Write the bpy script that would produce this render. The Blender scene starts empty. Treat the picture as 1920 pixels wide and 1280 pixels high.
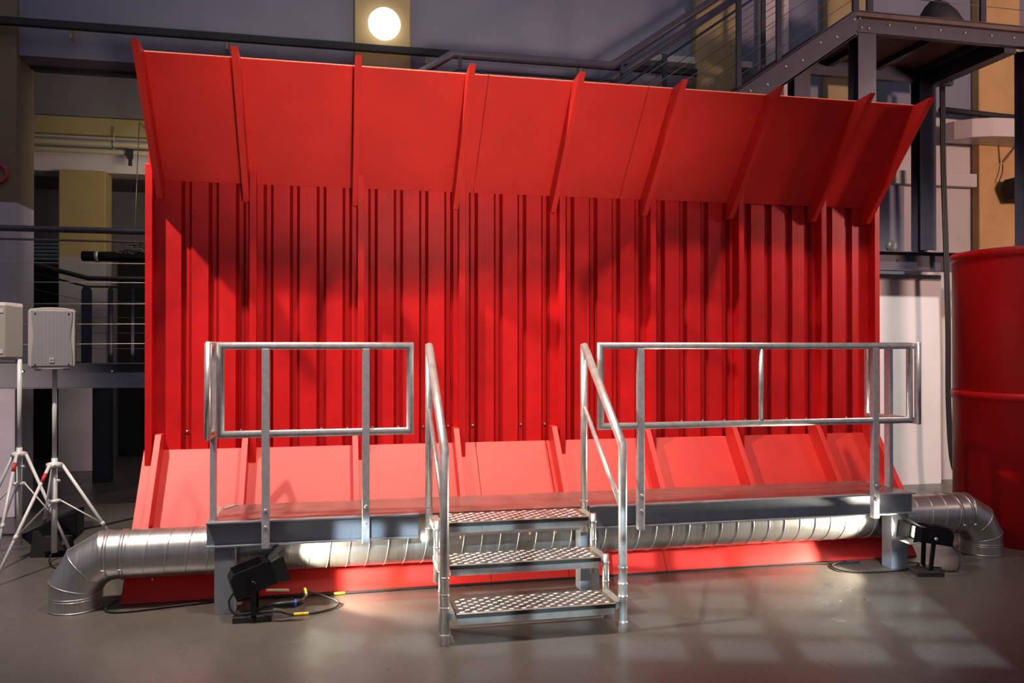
import bpy, bmesh, math, random
from mathutils import Vector, Matrix
random.seed(7)
PI = math.pi
SC = bpy.context.scene
C = SC.collection
V = Vector

# ------------------------------------------------------------------ camera
YAW, PITCH, FPX = .2144, .0053, 1556.5
cam = bpy.data.cameras.new('camera')
cam.sensor_width = 36.0
cam.lens = FPX / 1920 * 36.0
cam.clip_start = .05
camo = bpy.data.objects.new('camera', cam)
camo.location = (0, 0, 1.6)
camo.rotation_euler = (PI / 2 + PITCH, 0, -YAW)
C.objects.link(camo)
SC.camera = camo

# ------------------------------------------------------------------ exposure, world
SC.view_settings.view_transform = 'Standard'
SC.view_settings.look = 'None'
SC.view_settings.gamma = 1.0
SC.view_settings.use_curve_mapping = False
SC.view_settings.exposure = 0.0
w = bpy.data.worlds.new('hall_ambient')
SC.world = w
w.use_nodes = True
bg = w.node_tree.nodes['Background']
bg.inputs[0].default_value = (.86, .80, 1.0, 1)
bg.inputs[1].default_value = .16

# ------------------------------------------------------------------ lamps of the hall and added fill lights
def aim(o, target):
    d = V(target) - o.location
    o.rotation_euler = d.to_track_quat('-Z', 'Y').to_euler()

def spot(name, loc, target, energy, color, angle, blend=.5, radius=.1):
    l = bpy.data.lights.new(name, 'SPOT')
    l.energy = energy; l.color = color; l.spot_size = math.radians(angle)
    l.spot_blend = blend; l.shadow_soft_size = radius
    o = bpy.data.objects.new(name, l); o.location = loc; aim(o, target)
    C.objects.link(o); return o

def area(name, loc, target, energy, color, sx, sy):
    l = bpy.data.lights.new(name, 'AREA')
    l.shape = 'RECTANGLE'; l.size = sx; l.size_y = sy
    l.energy = energy; l.color = color
    o = bpy.data.objects.new(name, l); o.location = loc; aim(o, target)
    C.objects.link(o); return o

WARM = (1.0, .84, .66)
spot('stage_spot_left', (-2.86, 4.08, 6.8), (.2, 6.5, .9), 2200, (1, .88, .76), 58, .6, .07)
spot('stage_spot_centre', (.8, 3.9, 6.9), (.7, 6.3, .5), 1650, WARM, 50, .9, .2)
spot('stage_spot_right', (3.6, 3.4, 6.9), (3.0, 6.3, .8), 900, (1, .82, .62), 52, .9, .15)
spot('front_fill', (.9, -1.2, .9), (.85, 5.7, 3.22), 1750, (1, .84, .68), 41, 1.0, .30).scale = (1, .52, 1)  # low fill added near the camera to brighten the upper panels
spot('left_column_spot', (-5.2, 3.2, 1.2), (-3.0, 8.4, .75), 900, (1, .78, .74), 24, .8, .1)
spot('right_wall_spot', (3.7, 3.4, 6.7), (6.6, 8.4, 1.2), 2300, (1, .93, .86), 26, .9, .2)
area('overhead_fill', (1.0, 3.5, 9.5), (1.5, 6.5, 0), 95, (.80, .84, 1.0), 9, 6)  # added overhead fill, stands in for the unbuilt room around
area('bay_fill', (-1.3, 9.7, 3.5), (-3.4, 12.6, 3.0), 22, (1, .84, .66), .8, .3)  # unseen fill added to brighten the rear wall of the bay
area('bay_fill_upper', (-1.2, 10.3, 4.2), (-3.0, 11.5, 4.3), 3.5, (1, .86, .62), .6, .3)  # second unseen fill, added for the upper part of the bay
spot('side_fill', (8.3, 2.4, 3.9), (7.6, 8.5, 3.2), 1000, (1, .62, .52), 105, .6, .3)  # pink fill added out of view to brighten the right walls and drum

# daylight through a high window, thrown on the floor in panes (gobo in the lamp itself)
gob = spot('window_light', (-3.0, -12.4, 7.6), (1.6, 4.35, 0), 30000, (.68, .90, 1.0), 36, .0, .03)
gl = gob.data; gl.use_nodes = True
nt = gl.node_tree; em = nt.nodes['Emission']
tc = nt.nodes.new('ShaderNodeTexCoord'); sp = nt.nodes.new('ShaderNodeSeparateXYZ')
nt.links.new(tc.outputs['Normal'], sp.inputs[0])
def gm(op, a, b=None, c=None):
    n = nt.nodes.new('ShaderNodeMath'); n.operation = op
    for i, q in enumerate((a, b, c)):
        if q is None: continue
        if isinstance(q, (int, float)): n.inputs[i].default_value = q
        else: nt.links.new(q, n.inputs[i])
    return n.outputs[0]
zz = gm('ABSOLUTE', sp.outputs[2])
gx = gm('DIVIDE', sp.outputs[0], zz); gy = gm('DIVIDE', sp.outputs[1], zz)
def bandpass(g, ranges, soft):
    tot = None
    for lo, hi in ranges:
        up_ = gm('MULTIPLY', gm('SUBTRACT', g, lo), 1 / soft); dn_ = gm('MULTIPLY', gm('SUBTRACT', hi, g), 1 / soft)
        k_ = gm('MAXIMUM', gm('MINIMUM', gm('MINIMUM', up_, dn_), 1.0), 0.0)
        tot = k_ if tot is None else gm('ADD', tot, k_)
    return tot
mx = bandpass(gx, [(-.0921, -.0755), (-.0717, -.0551), (-.0513, -.033), (-.0285, -.009), (-.0050, .0161), (.0215, .0415), (.0465, .0717), (.0780, .1015)], .0022)
my = bandpass(gy, [(-.0075 + .0087 * k, -.0003 + .0087 * k) for k in range(5)], .0009)
mk = gm('MULTIPLY', mx, my)
nt.links.new(mk, em.inputs['Strength'])

# ------------------------------------------------------------------ materials
def mat(name, col, rough=.5, metal=0., spec=.5, var=0., vscale=3., bump=0., bscale=40., coat=0., emit=None, es=0.):
    m = bpy.data.materials.new(name); m.use_nodes = True
    n = m.node_tree; b = n.nodes['Principled BSDF']
    b.inputs['Base Color'].default_value = (*col, 1)
    b.inputs['Roughness'].default_value = rough
    b.inputs['Metallic'].default_value = metal
    b.inputs['Specular IOR Level'].default_value = spec
    if coat: b.inputs['Coat Weight'].default_value = coat; b.inputs['Coat Roughness'].default_value = .25
    if emit: b.inputs['Emission Color'].default_value = (*emit, 1); b.inputs['Emission Strength'].default_value = es
    tcx = n.nodes.new('ShaderNodeTexCoord')
    if var:
        ns = n.nodes.new('ShaderNodeTexNoise'); ns.inputs['Scale'].default_value = vscale; ns.inputs['Detail'].default_value = 6
        n.links.new(tcx.outputs['Object'], ns.inputs['Vector'])
        r = n.nodes.new('ShaderNodeValToRGB')
        r.color_ramp.elements[0].position = .3; r.color_ramp.elements[1].position = .7
        r.color_ramp.elements[0].color = (*[c * (1 - var) for c in col], 1)
        r.color_ramp.elements[1].color = (*[min(1, c * (1 + var)) for c in col], 1)
        n.links.new(ns.outputs['Fac'], r.inputs[0]); n.links.new(r.outputs[0], b.inputs['Base Color'])
    if bump:
        nb = n.nodes.new('ShaderNodeTexNoise'); nb.inputs['Scale'].default_value = bscale; nb.inputs['Detail'].default_value = 4
        n.links.new(tcx.outputs['Object'], nb.inputs['Vector'])
        bp = n.nodes.new('ShaderNodeBump'); bp.inputs['Strength'].default_value = bump; bp.inputs['Distance'].default_value = .01
        n.links.new(nb.outputs['Fac'], bp.inputs['Height']); n.links.new(bp.outputs[0], b.inputs['Normal'])
    return m

RED = mat('red_roller_paint', (.60, .024, .019), .45, spec=.45, var=.10, vscale=2.2, bump=.10, bscale=220)
SHEET = mat('red_sheet_paint', (.58, .009, .011), .42, spec=.35, var=.16, vscale=3.0, bump=.08, bscale=140)
FLANK = mat('dark_red_groove_flank', (.34, .005, .006), .5, spec=.25)  # darker red for the slanted sides of the sheet grooves
REDDRUM = mat('deep_red_paint', (.72, .006, .009), .45, var=.08, bump=.05, bscale=100)
PLY = mat('bare_plywood_edge', (.55, .30, .16), .7)
GALV = mat('galvanised_steel', (.68, .67, .66), .36, metal=.7, var=.16, vscale=22, bump=.08, bscale=90)
FLATBAR = mat('brushed_flat_bar', (.52, .51, .55), .45, metal=.45, var=.14, vscale=30, bump=.05, bscale=120)
ALU = mat('bright_aluminium', (.74, .72, .69), .28, metal=.9, var=.12, vscale=25)
GREY = mat('blue_grey_steel_paint', (.19, .20, .235), .5, var=.08, vscale=12, bump=.05, bscale=80)
FLANGE = mat('worn_grey_flange', (.30, .28, .27), .4, metal=.3, var=.15, vscale=15)
NAVY = mat('navy_steel_paint', (.022, .024, .045), .45, var=.15, vscale=8, bump=.05)
NAVY2 = mat('grey_navy_steel_paint', (.050, .046, .066), .45, var=.15, vscale=8, bump=.05)
BLACK = mat('black_enamel', (.006, .006, .008), .35, spec=.3, var=.3, vscale=12)
MBLACK = mat('matt_black', (.012, .011, .012), .7)
RUBBER = mat('black_cable_rubber', (.010, .009, .009), .5)
YTAPE = mat('yellow_tape', (.75, .50, .03), .5)
BLUET = mat('blue_plug', (.02, .05, .5), .4)
WHITEP = mat('white_stand_paint', (.62, .60, .60), .35)
CAB = mat('off_white_cabinet', (.42, .37, .33), .55, bump=.05, bscale=300)
BADGE = mat('silver_badge', (.75, .7, .7), .3, metal=.5)
REDL = mat('red_sticker', (.6, .03, .03), .5)
SCREW = mat('screw_steel', (.75, .72, .68), .3, metal=.8)
BRASS = mat('brass_bolt', (.7, .5, .15), .3, metal=.9)
WALLG = mat('blue_grey_wall_paint', (.19, .195, .255), .85, var=.06, vscale=1.5, bump=.15, bscale=25)
WALLD = mat('dark_grey_plaster', (.15, .135, .14), .9, var=.08, vscale=1.2)
WALLW = mat('pinkish_white_plaster', (.50, .46, .45), .85, var=.06, vscale=1.2, bump=.1, bscale=25)
LEDGE = mat('ochre_beam_paint', (.30, .24, .10), .8, var=.08)
CREAM = mat('cream_pipe_paint', (.36, .31, .20), .6, var=.08)
WIRE = mat('pale_wire_rope', (.60, .50, .40), .4, metal=.3)
DWIRE = mat('dark_wire_rope', (.12, .10, .10), .4, metal=.3)
BOARD = mat('white_board', (.66, .63, .62), .6, var=.05, vscale=2)
ACW = mat('white_enamel_duct', (.55, .48, .46), .35)
DARK = mat('unlit_opening_black', (.006, .005, .005), .9)
SOFFIT = mat('brown_plywood_soffit', (.10, .065, .05), .7, var=.25, vscale=6)
GLOBE = mat('lit_opal_glass', (1, 1, 1), .4, emit=(1, .96, .88), es=4.0)
LENS = mat('lit_lamp_lens', (1, 1, 1), .4, emit=(1, .88, .68), es=14.0)
SLATM = mat('pale_blue_slat', (.55, .72, .78), .4, var=.1)
ROPE = mat('grey_cable_tangle', (.07, .06, .055), .8)
REDSIGN = mat('red_enamel_ring', (.5, .02, .03), .4)

# galvanised duct: soft vertical brushing
DUCT = mat('spiral_duct_zinc', (.52, .51, .50), .30, metal=.92)
n = DUCT.node_tree; b = n.nodes['Principled BSDF']
t = n.nodes.new('ShaderNodeTexCoord'); mp = n.nodes.new('ShaderNodeMapping'); mp.inputs['Scale'].default_value = (60, 3, 3)
nz = n.nodes.new('ShaderNodeTexNoise'); nz.inputs['Scale'].default_value = 1.5; nz.inputs['Detail'].default_value = 5
r = n.nodes.new('ShaderNodeValToRGB'); r.color_ramp.elements[0].color = (.40, .39, .38, 1); r.color_ramp.elements[1].color = (.62, .61, .60, 1)
rr = n.nodes.new('ShaderNodeMapRange'); rr.inputs[3].default_value = .27; rr.inputs[4].default_value = .42
n.links.new(t.outputs['Object'], mp.inputs[0]); n.links.new(mp.outputs[0], nz.inputs['Vector'])
n.links.new(nz.outputs['Fac'], r.inputs[0]); n.links.new(r.outputs[0], b.inputs['Base Color'])
n.links.new(nz.outputs['Fac'], rr.inputs[0]); n.links.new(rr.outputs[0], b.inputs['Roughness'])

# sheet: faint vertical micro lines
n = SHEET.node_tree; b = n.nodes['Principled BSDF']
t = n.nodes.new('ShaderNodeTexCoord'); mp = n.nodes.new('ShaderNodeMapping'); mp.inputs['Scale'].default_value = (140, 1, .4)
nz = n.nodes.new('ShaderNodeTexNoise'); nz.inputs['Scale'].default_value = 1; nz.inputs['Detail'].default_value = 2
bp = n.nodes.new('ShaderNodeBump'); bp.inputs['Strength'].default_value = .25; bp.inputs['Distance'].default_value = .004
n.links.new(t.outputs['Object'], mp.inputs[0]); n.links.new(mp.outputs[0], nz.inputs['Vector'])
n.links.new(nz.outputs['Fac'], bp.inputs['Height']); n.links.new(bp.outputs[0], b.inputs['Normal'])

# checker plate
CHECK = mat('checker_plate', (.20, .155, .125), .34, metal=.6, var=.25, vscale=14, bump=.12, bscale=60)
LOZ = mat('worn_lozenge_tops', (.72, .71, .72), .26, metal=.9, var=.1, vscale=20)
DECK = mat('deck_plate', (.40, .34, .31), .30, metal=.85, var=.2, vscale=5, bump=.1, bscale=60)

# floor: painted concrete, scuffed
FLOOR = bpy.data.materials.new('painted_concrete_floor'); FLOOR.use_nodes = True
n = FLOOR.node_tree; b = n.nodes['Principled BSDF']
t = n.nodes.new('ShaderNodeTexCoord')
def nodenoise(scale, detail, lo, hi, rough=.6, dist=0.):
    q = n.nodes.new('ShaderNodeTexNoise'); q.inputs['Scale'].default_value = scale; q.inputs['Detail'].default_value = detail
    q.inputs['Roughness'].default_value = rough; q.inputs['Distortion'].default_value = dist
    n.links.new(t.outputs['Object'], q.inputs['Vector'])
    m = n.nodes.new('ShaderNodeMapRange'); m.inputs[1].default_value = lo; m.inputs[2].default_value = hi
    n.links.new(q.outputs['Fac'], m.inputs[0]); return m.outputs[0]
big = nodenoise(.7, 6, .3, .7)
mid = nodenoise(5, 8, .35, .7, .7, 1.0)
fine = nodenoise(60, 8, .66, .72, .8)
def mixc(f, a, b_):
    m = n.nodes.new('ShaderNodeMix'); m.data_type = 'RGBA'
    n.links.new(f, m.inputs[0])
    for i, q in ((6, a), (7, b_)):
        if isinstance(q, tuple): m.inputs[i].default_value = (*q, 1)
        else: n.links.new(q, m.inputs[i])
    return m.outputs[2]
c1 = mixc(big, (.078, .069, .062), (.097, .084, .075))
c2 = mixc(mid, c1, (.086, .073, .063))
c3 = mixc(fine, c2, (.21, .19, .17))
vc = n.nodes.new('ShaderNodeTexVoronoi'); vc.feature = 'DISTANCE_TO_EDGE'; vc.inputs['Scale'].default_value = .55
nw = n.nodes.new('ShaderNodeTexNoise'); nw.inputs['Scale'].default_value = 2.0; nw.inputs['Detail'].default_value = 6
va = n.nodes.new('ShaderNodeVectorMath'); va.operation = 'ADD'
n.links.new(t.outputs['Object'], va.inputs[0]); n.links.new(nw.outputs['Color'], va.inputs[1]); n.links.new(va.outputs[0], vc.inputs['Vector'])
cm = n.nodes.new('ShaderNodeMapRange'); cm.inputs[1].default_value = 0; cm.inputs[2].default_value = .004; cm.inputs[3].default_value = .08; cm.inputs[4].default_value = 0
n.links.new(vc.outputs['Distance'], cm.inputs[0])
c4 = mixc(cm.outputs[0], c3, (.08, .07, .06))
n.links.new(c4, b.inputs['Base Color'])
rg = n.nodes.new('ShaderNodeMapRange'); rg.inputs[3].default_value = .26; rg.inputs[4].default_value = .42
n.links.new(mid, rg.inputs[0]); n.links.new(rg.outputs[0], b.inputs['Roughness'])
b.inputs['Specular IOR Level'].default_value = .6
bp = n.nodes.new('ShaderNodeBump'); bp.inputs['Strength'].default_value = .05; bp.inputs['Distance'].default_value = .01
n.links.new(mid, bp.inputs['Height']); n.links.new(bp.outputs[0], b.inputs['Normal'])

# two-tone column paint (white dado, ochre above); the line is at a real height
def column_mat(name, upper, lower, zline):
    m = bpy.data.materials.new(name); m.use_nodes = True
    n = m.node_tree; b = n.nodes['Principled BSDF']; b.inputs['Roughness'].default_value = .85
    t = n.nodes.new('ShaderNodeTexCoord'); s = n.nodes.new('ShaderNodeSeparateXYZ')
    n.links.new(t.outputs['Object'], s.inputs[0])
    g = n.nodes.new('ShaderNodeMath'); g.operation = 'GREATER_THAN'; g.inputs[1].default_value = zline
    n.links.new(s.outputs[2], g.inputs[0])
    ns = n.nodes.new('ShaderNodeTexNoise'); ns.inputs['Scale'].default_value = 3; ns.inputs['Detail'].default_value = 7
    n.links.new(t.outputs['Object'], ns.inputs['Vector'])
    mr = n.nodes.new('ShaderNodeMapRange'); mr.inputs[1].default_value = .3; mr.inputs[2].default_value = .7
    mr.inputs[3].default_value = .86; mr.inputs[4].default_value = 1.08
    n.links.new(ns.outputs['Fac'], mr.inputs[0])
    mx = n.nodes.new('ShaderNodeMix'); mx.data_type = 'RGBA'
    mx.inputs[6].default_value = (*lower, 1); mx.inputs[7].default_value = (*upper, 1)
    n.links.new(g.outputs[0], mx.inputs[0])
    mu = n.nodes.new('ShaderNodeMix'); mu.data_type = 'RGBA'; mu.blend_type = 'MULTIPLY'; mu.inputs[0].default_value = 1
    n.links.new(mx.outputs[2], mu.inputs[6]); n.links.new(mr.outputs[0], mu.inputs[7])
    n.links.new(mu.outputs[2], b.inputs['Base Color'])
    return m
COL1 = column_mat('brown_and_white_column', (.19, .145, .085), (.50, .46, .50), 2.94)
COL2 = column_mat('ochre_and_white_column', (.34, .26, .10), (.32, .30, .30), 2.73)
COL3 = column_mat('ochre_column', (.36, .27, .13), (.36, .27, .13), -5)
COL4 = column_mat('warm_ochre_column', (.52, .32, .13), (.52, .32, .13), -5)

# ------------------------------------------------------------------ mesh builder
class MB:
    def __init__(s): s.v = []; s.f = []; s.sm = []
    def add(s, vs, fs, smooth=False):
        o = len(s.v); s.v += [tuple(q) for q in vs]
        s.f += [tuple(i + o for i in f) for f in fs]; s.sm += [smooth] * len(fs); return s
    def box(s, x0, x1, y0, y1, z0, z1):
        vs = [(x, y, z) for z in (z0, z1) for y in (y0, y1) for x in (x0, x1)]
        return s.add(vs, [(0, 2, 3, 1), (4, 5, 7, 6), (0, 1, 5, 4), (2, 6, 7, 3), (0, 4, 6, 2), (1, 3, 7, 5)])
    def prism(s, pts, a, b, axis='X'):
        """closed outline pts in the plane across axis, from a to b"""
        f = {'X': lambda p, q: (q, p[0], p[1]), 'Y': lambda p, q: (p[0], q, p[1]), 'Z': lambda p, q: (p[0], p[1], q)}[axis]
        k = len(pts)
        vs = [f(p, a) for p in pts] + [f(p, b) for p in pts]
        return s.add(vs, [tuple(range(k))[::-1], tuple(range(k, 2 * k))] + [(i, (i + 1) % k, k + (i + 1) % k, k + i) for i in range(k)])
    def beam(s, p0, p1, wd, ht, up=(0, 0, 1)):
        p0, p1 = V(p0), V(p1); d = (p1 - p0).normalized(); sd = d.cross(V(up)).normalized(); u = sd.cross(d)
        vs = []
        for p in (p0, p1):
            for a, b_ in ((-1, -1), (1, -1), (1, 1), (-1, 1)): vs.append(p + sd * a * wd / 2 + u * b_ * ht / 2)
        return s.add(vs, [(3, 2, 1, 0), (4, 5, 6, 7), (0, 1, 5, 4), (1, 2, 6, 5), (2, 3, 7, 6), (3, 0, 4, 7)])
    def tube(s, pts, r, n=14, closed=False, caps=True):
        """mitred sweep of a round section along straight legs"""
        pts = [V(p) for p in pts]; m = len(pts)
        dirs = []
        segs = m if closed else m - 1
        for i in range(segs): dirs.append((pts[(i + 1) % m] - pts[i]).normalized())
        d0 = dirs[0]; ref = V((0, 0, 1)) if abs(d0.z) < .9 else V((1, 0, 0))
        x = d0.cross(ref).normalized(); y = d0.cross(x)
        rr_ = r if isinstance(r, (list, tuple)) else [r] * m
        def project(q, frm_dir, plane_n):
            return q - frm_dir * (q.dot(plane_n) / frm_dir.dot(plane_n))
        rings = []
        # start from a perpendicular ring on leg 0, carried forward by projecting to each mitre plane
        base = [x * math.cos(2 * PI * k / n) + y * math.sin(2 * PI * k / n) for k in range(n)]
        for i in range(m):
            if closed: din, dout = dirs[(i - 1) % m], dirs[i]
            else: din = dirs[i - 1] if i > 0 else dirs[0]; dout = dirs[i] if i < segs else dirs[-1]
            pn = (din + dout).normalized()
            if i == 0:
                ring = [project(q, dout, pn) for q in base]
            else:
                ring = [project(q, din, pn) for q in prev]
            rings.append([pts[i] + q * rr_[i] for q in ring])
            prev = [q - dout * q.dot(dout) for q in ring]
        vs = [q for ring in rings for q in ring]; fs = []
        for i in range(segs):
            a, b_ = i * n, ((i + 1) % m) * n
            if closed and i == segs - 1:
                # find best matching rotation for the closing leg
                best = min(range(n), key=lambda sft: sum((vs[a + k] - vs[(k + sft) % n] - dirs[i] * (vs[a + k] - vs[(k + sft) % n]).dot(dirs[i])).length for k in range(n)))
                for k in range(n): fs.append((a + k, a + (k + 1) % n, (k + 1 + best) % n, (k + best) % n))
            else:
                for k in range(n): fs.append((a + k, a + (k + 1) % n, b_ + (k + 1) % n, b_ + k))
        s.add(vs, fs, True)
        if caps and not closed:
            o = len(s.v) - len(vs)
            s.f.append(tuple(o + k for k in range(n))[::-1]); s.sm.append(False)
            s.f.append(tuple(o + (m - 1) * n + k for k in range(n))); s.sm.append(False)
        return s
    def lathe(s, prof, c, n=24, M=None):
        """prof: list of (radius, height) about a vertical axis through c, or transformed by M"""
        vs = []; fs = []
        for rr_, h in prof:
            for k in range(n):
                a = 2 * PI * k / n; p = V((rr_ * math.cos(a), rr_ * math.sin(a), h))
                if M is not None: p = M @ p
                vs.append(p + V(c))
        m = len(prof)
        for i in range(m - 1):
            for k in range(n): fs.append((i * n + k, i * n + (k + 1) % n, (i + 1) * n + (k + 1) % n, (i + 1) * n + k))
        s.add(vs, fs, True); o = len(s.v) - len(vs)
        s.f.append(tuple(o + k for k in range(n))[::-1]); s.sm.append(False)
        s.f.append(tuple(o + (m - 1) * n + k for k in range(n))); s.sm.append(False)
        return s
    def xf(s, M):
        s.v = [tuple(M @ V(q)) for q in s.v]; return s

def wloc(o):
    p = V((0, 0, 0))
    while o: p = p + o.location; o = o.parent
    return p
def build(name, mb, m, parent=None, bevel=0., label=None, origin=None):
    if parent is not None: org = wloc(parent)
    elif origin is not None: org = V(origin)
    else: org = V((0, 0, 0))
    me = bpy.data.meshes.new(name)
    me.from_pydata([V(q) - org for q in mb.v], [], mb.f)
    for p, sm in zip(me.polygons, mb.sm): p.use_smooth = sm
    bm = bmesh.new(); bm.from_mesh(me)
    bmesh.ops.recalc_face_normals(bm, faces=bm.faces)
    if bevel:
        es = [e for e in bm.edges if len(e.link_faces) == 2 and e.calc_face_angle(0) > .6]
        bmesh.ops.bevel(bm, geom=es, offset=bevel, segments=2, profile=.5, affect='EDGES', clamp_overlap=True)
    bm.to_mesh(me); bm.free()
    me.materials.append(m)
    o = bpy.data.objects.new(name, me); C.objects.link(o)
    if parent is not None: o.parent = parent
    else: o.location = org
    if label: o['label'] = label
    return o
def tag(o, label=None, cat=None, group=None, kind=None):
    if label: o['label'] = label
    if cat: o['category'] = cat
    if group: o['group'] = group
    if kind: o['kind'] = kind
    return o
def thing(name, loc, label, cat, group=None):
    o = bpy.data.objects.new(name, None); o.location = loc; o.empty_display_size = .1
    C.objects.link(o); return tag(o, label, cat, group)
def ridge_ring(mb, c, nrm, r, rt, n=28, m=6):
    """thin bead round a circle of radius r in the plane with normal nrm"""
    nrm = V(nrm).normalized(); ref = V((0, 1, 0)) if abs(nrm.y) < .9 else V((1, 0, 0))
    x = nrm.cross(ref).normalized(); y = nrm.cross(x)
    vs = []
    for i in range(n):
        a = 2 * PI * i / n; rad = x * math.cos(a) + y * math.sin(a); p = V(c) + rad * r
        for k in range(m):
            b_ = 2 * PI * k / m; vs.append(p + rad * rt * math.cos(b_) + nrm * rt * math.sin(b_))
    fs = [(i * m + k, i * m + (k + 1) % m, ((i + 1) % n) * m + (k + 1) % m, ((i + 1) % n) * m + k) for i in range(n) for k in range(m)]
    mb.add(vs, fs, True)

# ================================================================== THE SETTING
tag(build('floor', MB().box(-14, 22, -6, 14, -.1, 0), FLOOR), kind='structure')
# upper wall of the hall between the columns (its lower edge is a deep lintel)
tag(build('wall_back', MB().box(-14, 22, 8.62, 9.0, 4.34, 8.6), WALLG), kind='structure')
# recessed rear wall of the bay behind the left walkway, and the rest of the ground storey
tag(build('wall_rear', MB().box(-9, 6.0, 13.0, 13.2, 0, 5.6), WALLD), kind='structure')
tag(build('ceiling', MB().box(-9, 3.0, 12.0, 13.0, 3.84, 3.95), WALLD), kind='structure')
tag(build('wall_right', MB().box(5.9, 22, 8.63, 9.0, 0, 4.34), WALLW), kind='structure')
tag(build('wall_inner', MB().box(-9, 3.0, 11.55, 12.0, 4.52, 5.6), WALLD), kind='structure')
tag(build('trim_1', MB().box(-9, 3.0, 11.50, 12.0, 4.30, 4.52), LEDGE, bevel=.01), kind='structure')
tag(build('trim_2', MB().box(-9, 3.0, 11.62, 12.0, 3.84, 4.30), WALLW), kind='structure')
tag(build('trim_3', MB().box(-2.86, 3.0, 8.9, 9.0, 4.30, 4.34), NAVY), kind='structure')
tag(build('door_1', MB().box(-4.75, -3.55, 12.93, 12.98, 0, 2.75), DARK), kind='structure')  # both door panels are flat black, painting in the unlit dark there
tag(build('door_2', MB().box(-3.0, .6, 12.93, 12.98, 0, 2.95), DARK), kind='structure')

# round-topped columns of the hall
def column(x0, x1, y0, y1, z1, m, label):
    o = build('column', MB().box(x0, x1, y0, y1, 0, z1), m, bevel=.012, origin=((x0 + x1) / 2, (y0 + y1) / 2, 0))
    return tag(o, label, 'column', 'concrete columns of the hall')
column(-3.46, -2.88, 8.56, 9.05, 8.2, COL1, 'brown painted column with white lower half at the left edge, behind the loudspeakers')
column(-3.38, -2.83, 11.5, 11.82, 3.84, COL2, 'ochre column with white base standing back in the bay behind the walkway')
column(.225, .79, 8.5, 8.61, 8.2, COL3, 'ochre pilaster carrying the round lit lamp, above the red wall')
column(3.93, 4.47, 8.5, 8.61, 8.2, COL3, 'ochre pilaster behind the sloping stair railing')
column(5.55, 6.1, 8.5, 8.61, 8.2, COL3, 'ochre pilaster just above the stair stringer, left of the landing corner')
column(7.57, 8.15, 8.5, 8.62, 8.2, COL4, 'warm ochre column at the right edge, behind the red drum')

# louvred window behind the left walkway
wn = build('window_1', MB().box(-4.50, -3.72, 12.90, 12.94, 2.80, 3.12), DARK); tag(wn, kind='structure')
for i in range(6):
    z = 2.83 + i * .052
    build('slat', MB().beam((-4.48, 12.87, z), (-3.74, 12.87, z), .05, .012, (0, .5, 1)), SLATM, wn)

# black conduit along the upper wall
cr = build('conduit_rail', MB().box(-9, 3.92, 8.44, 8.50, 4.565, 4.635), MBLACK, bevel=.006, origin=(-2, 8.47, 4.565))
tag(cr, 'long black conduit running along the grey upper wall above the red structure', 'conduit')
for x in (-2.4, -1.0, .95, 2.6): build('bracket', MB().box(x - .012, x + .012, 8.50, 8.62, 4.50, 4.60), CREAM, cr)

# globe lamp
gl_ = thing('wall_lamp', (.52, 8.45, 4.845), 'round glowing white wall lamp on the ochre pilaster', 'lamp')
RX = Matrix.Rotation(PI / 2, 3, 'X')
build('lamp_shade', MB().lathe([(.158, .0), (.162, .03), (.150, .07), (.11, .10), (.05, .118), (.004, .12)], (.52, 8.46, 4.845), 40, RX), GLOBE, gl_)
build('mount', MB().lathe([(.13, -.04), (.13, .0)], (.52, 8.46, 4.845), 30, RX), ACW, gl_)

# ================================================================== RED STRUCTURE
rw = thing('red_backdrop', (1.6, 5.9, 0), 'large red corrugated backdrop with outward leaning top and bottom panels', 'backdrop')
gro = [-0.997, -0.815, -0.631, -0.441, -0.258, -0.07, 0.115, 0.3, 0.487, 0.675, 0.864, 1.051, 1.243, 1.428, 1.615, 1.811, 2.0, 2.187, 2.376, 2.562, 2.752, 2.936, 3.124, 3.312, 3.496, 3.683, 3.864, 4.052, 4.238, 4.42]
YS, GD = 6.20, .036
def sheet(xa, xb, gs):
    prof = [(xa, YS)]
    for g in gs: prof += [(g - .035, YS), (g - .014, YS + GD), (g + .014, YS + GD), (g + .035, YS)]
    prof += [(xb, YS)]
    k = len(prof); vs = []
    for z in (.74, 2.95):
        vs += [(x, y, z) for x, y in prof]
    for z in (.74, 2.95):
        vs += [(x, y + .003, z) for x, y in prof]
    fs = []
    for i in range(k - 1):
        fs.append((i, i + 1, k + i + 1, k + i)); fs.append((2 * k + i, 3 * k + i, 3 * k + i + 1, 2 * k + i + 1))
        fs.append((i, 2 * k + i, 2 * k + i + 1, i + 1)); fs.append((k + i, k + i + 1, 3 * k + i + 1, 3 * k + i))
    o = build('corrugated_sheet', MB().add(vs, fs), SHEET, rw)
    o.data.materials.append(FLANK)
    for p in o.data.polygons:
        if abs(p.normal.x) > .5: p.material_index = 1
bounds = [-1.25, -.165, .957, 2.095, 3.218, 4.46]
for i in range(5):
    a, b_ = bounds[i], bounds[i + 1]
    sheet(a, b_, [g for g in gro if a + .04 < g < b_ - .04])
bat = [-1.229, -.541, .211, .953, 1.726, 2.463, 3.215, 3.952, 4.447]
for i, x in enumerate(bat):
    zb = .72 if i == 0 else .76
    build('batten', MB().box(x - .023, x + .023, 6.11, 6.20, zb, 2.855), SHEET, rw, bevel=.002)
ribx = [-1.163, -.588, .169, .907, 1.66, 2.403, 3.136, 3.875, 4.378]
for x in ribx:
    build('upper_rib', MB().prism([(6.135, 2.62), (6.199, 2.62), (6.199, 2.745), (5.556, 3.44), (5.367, 3.452)], x - .0205, x + .0205), RED, rw, bevel=.0015)
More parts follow.
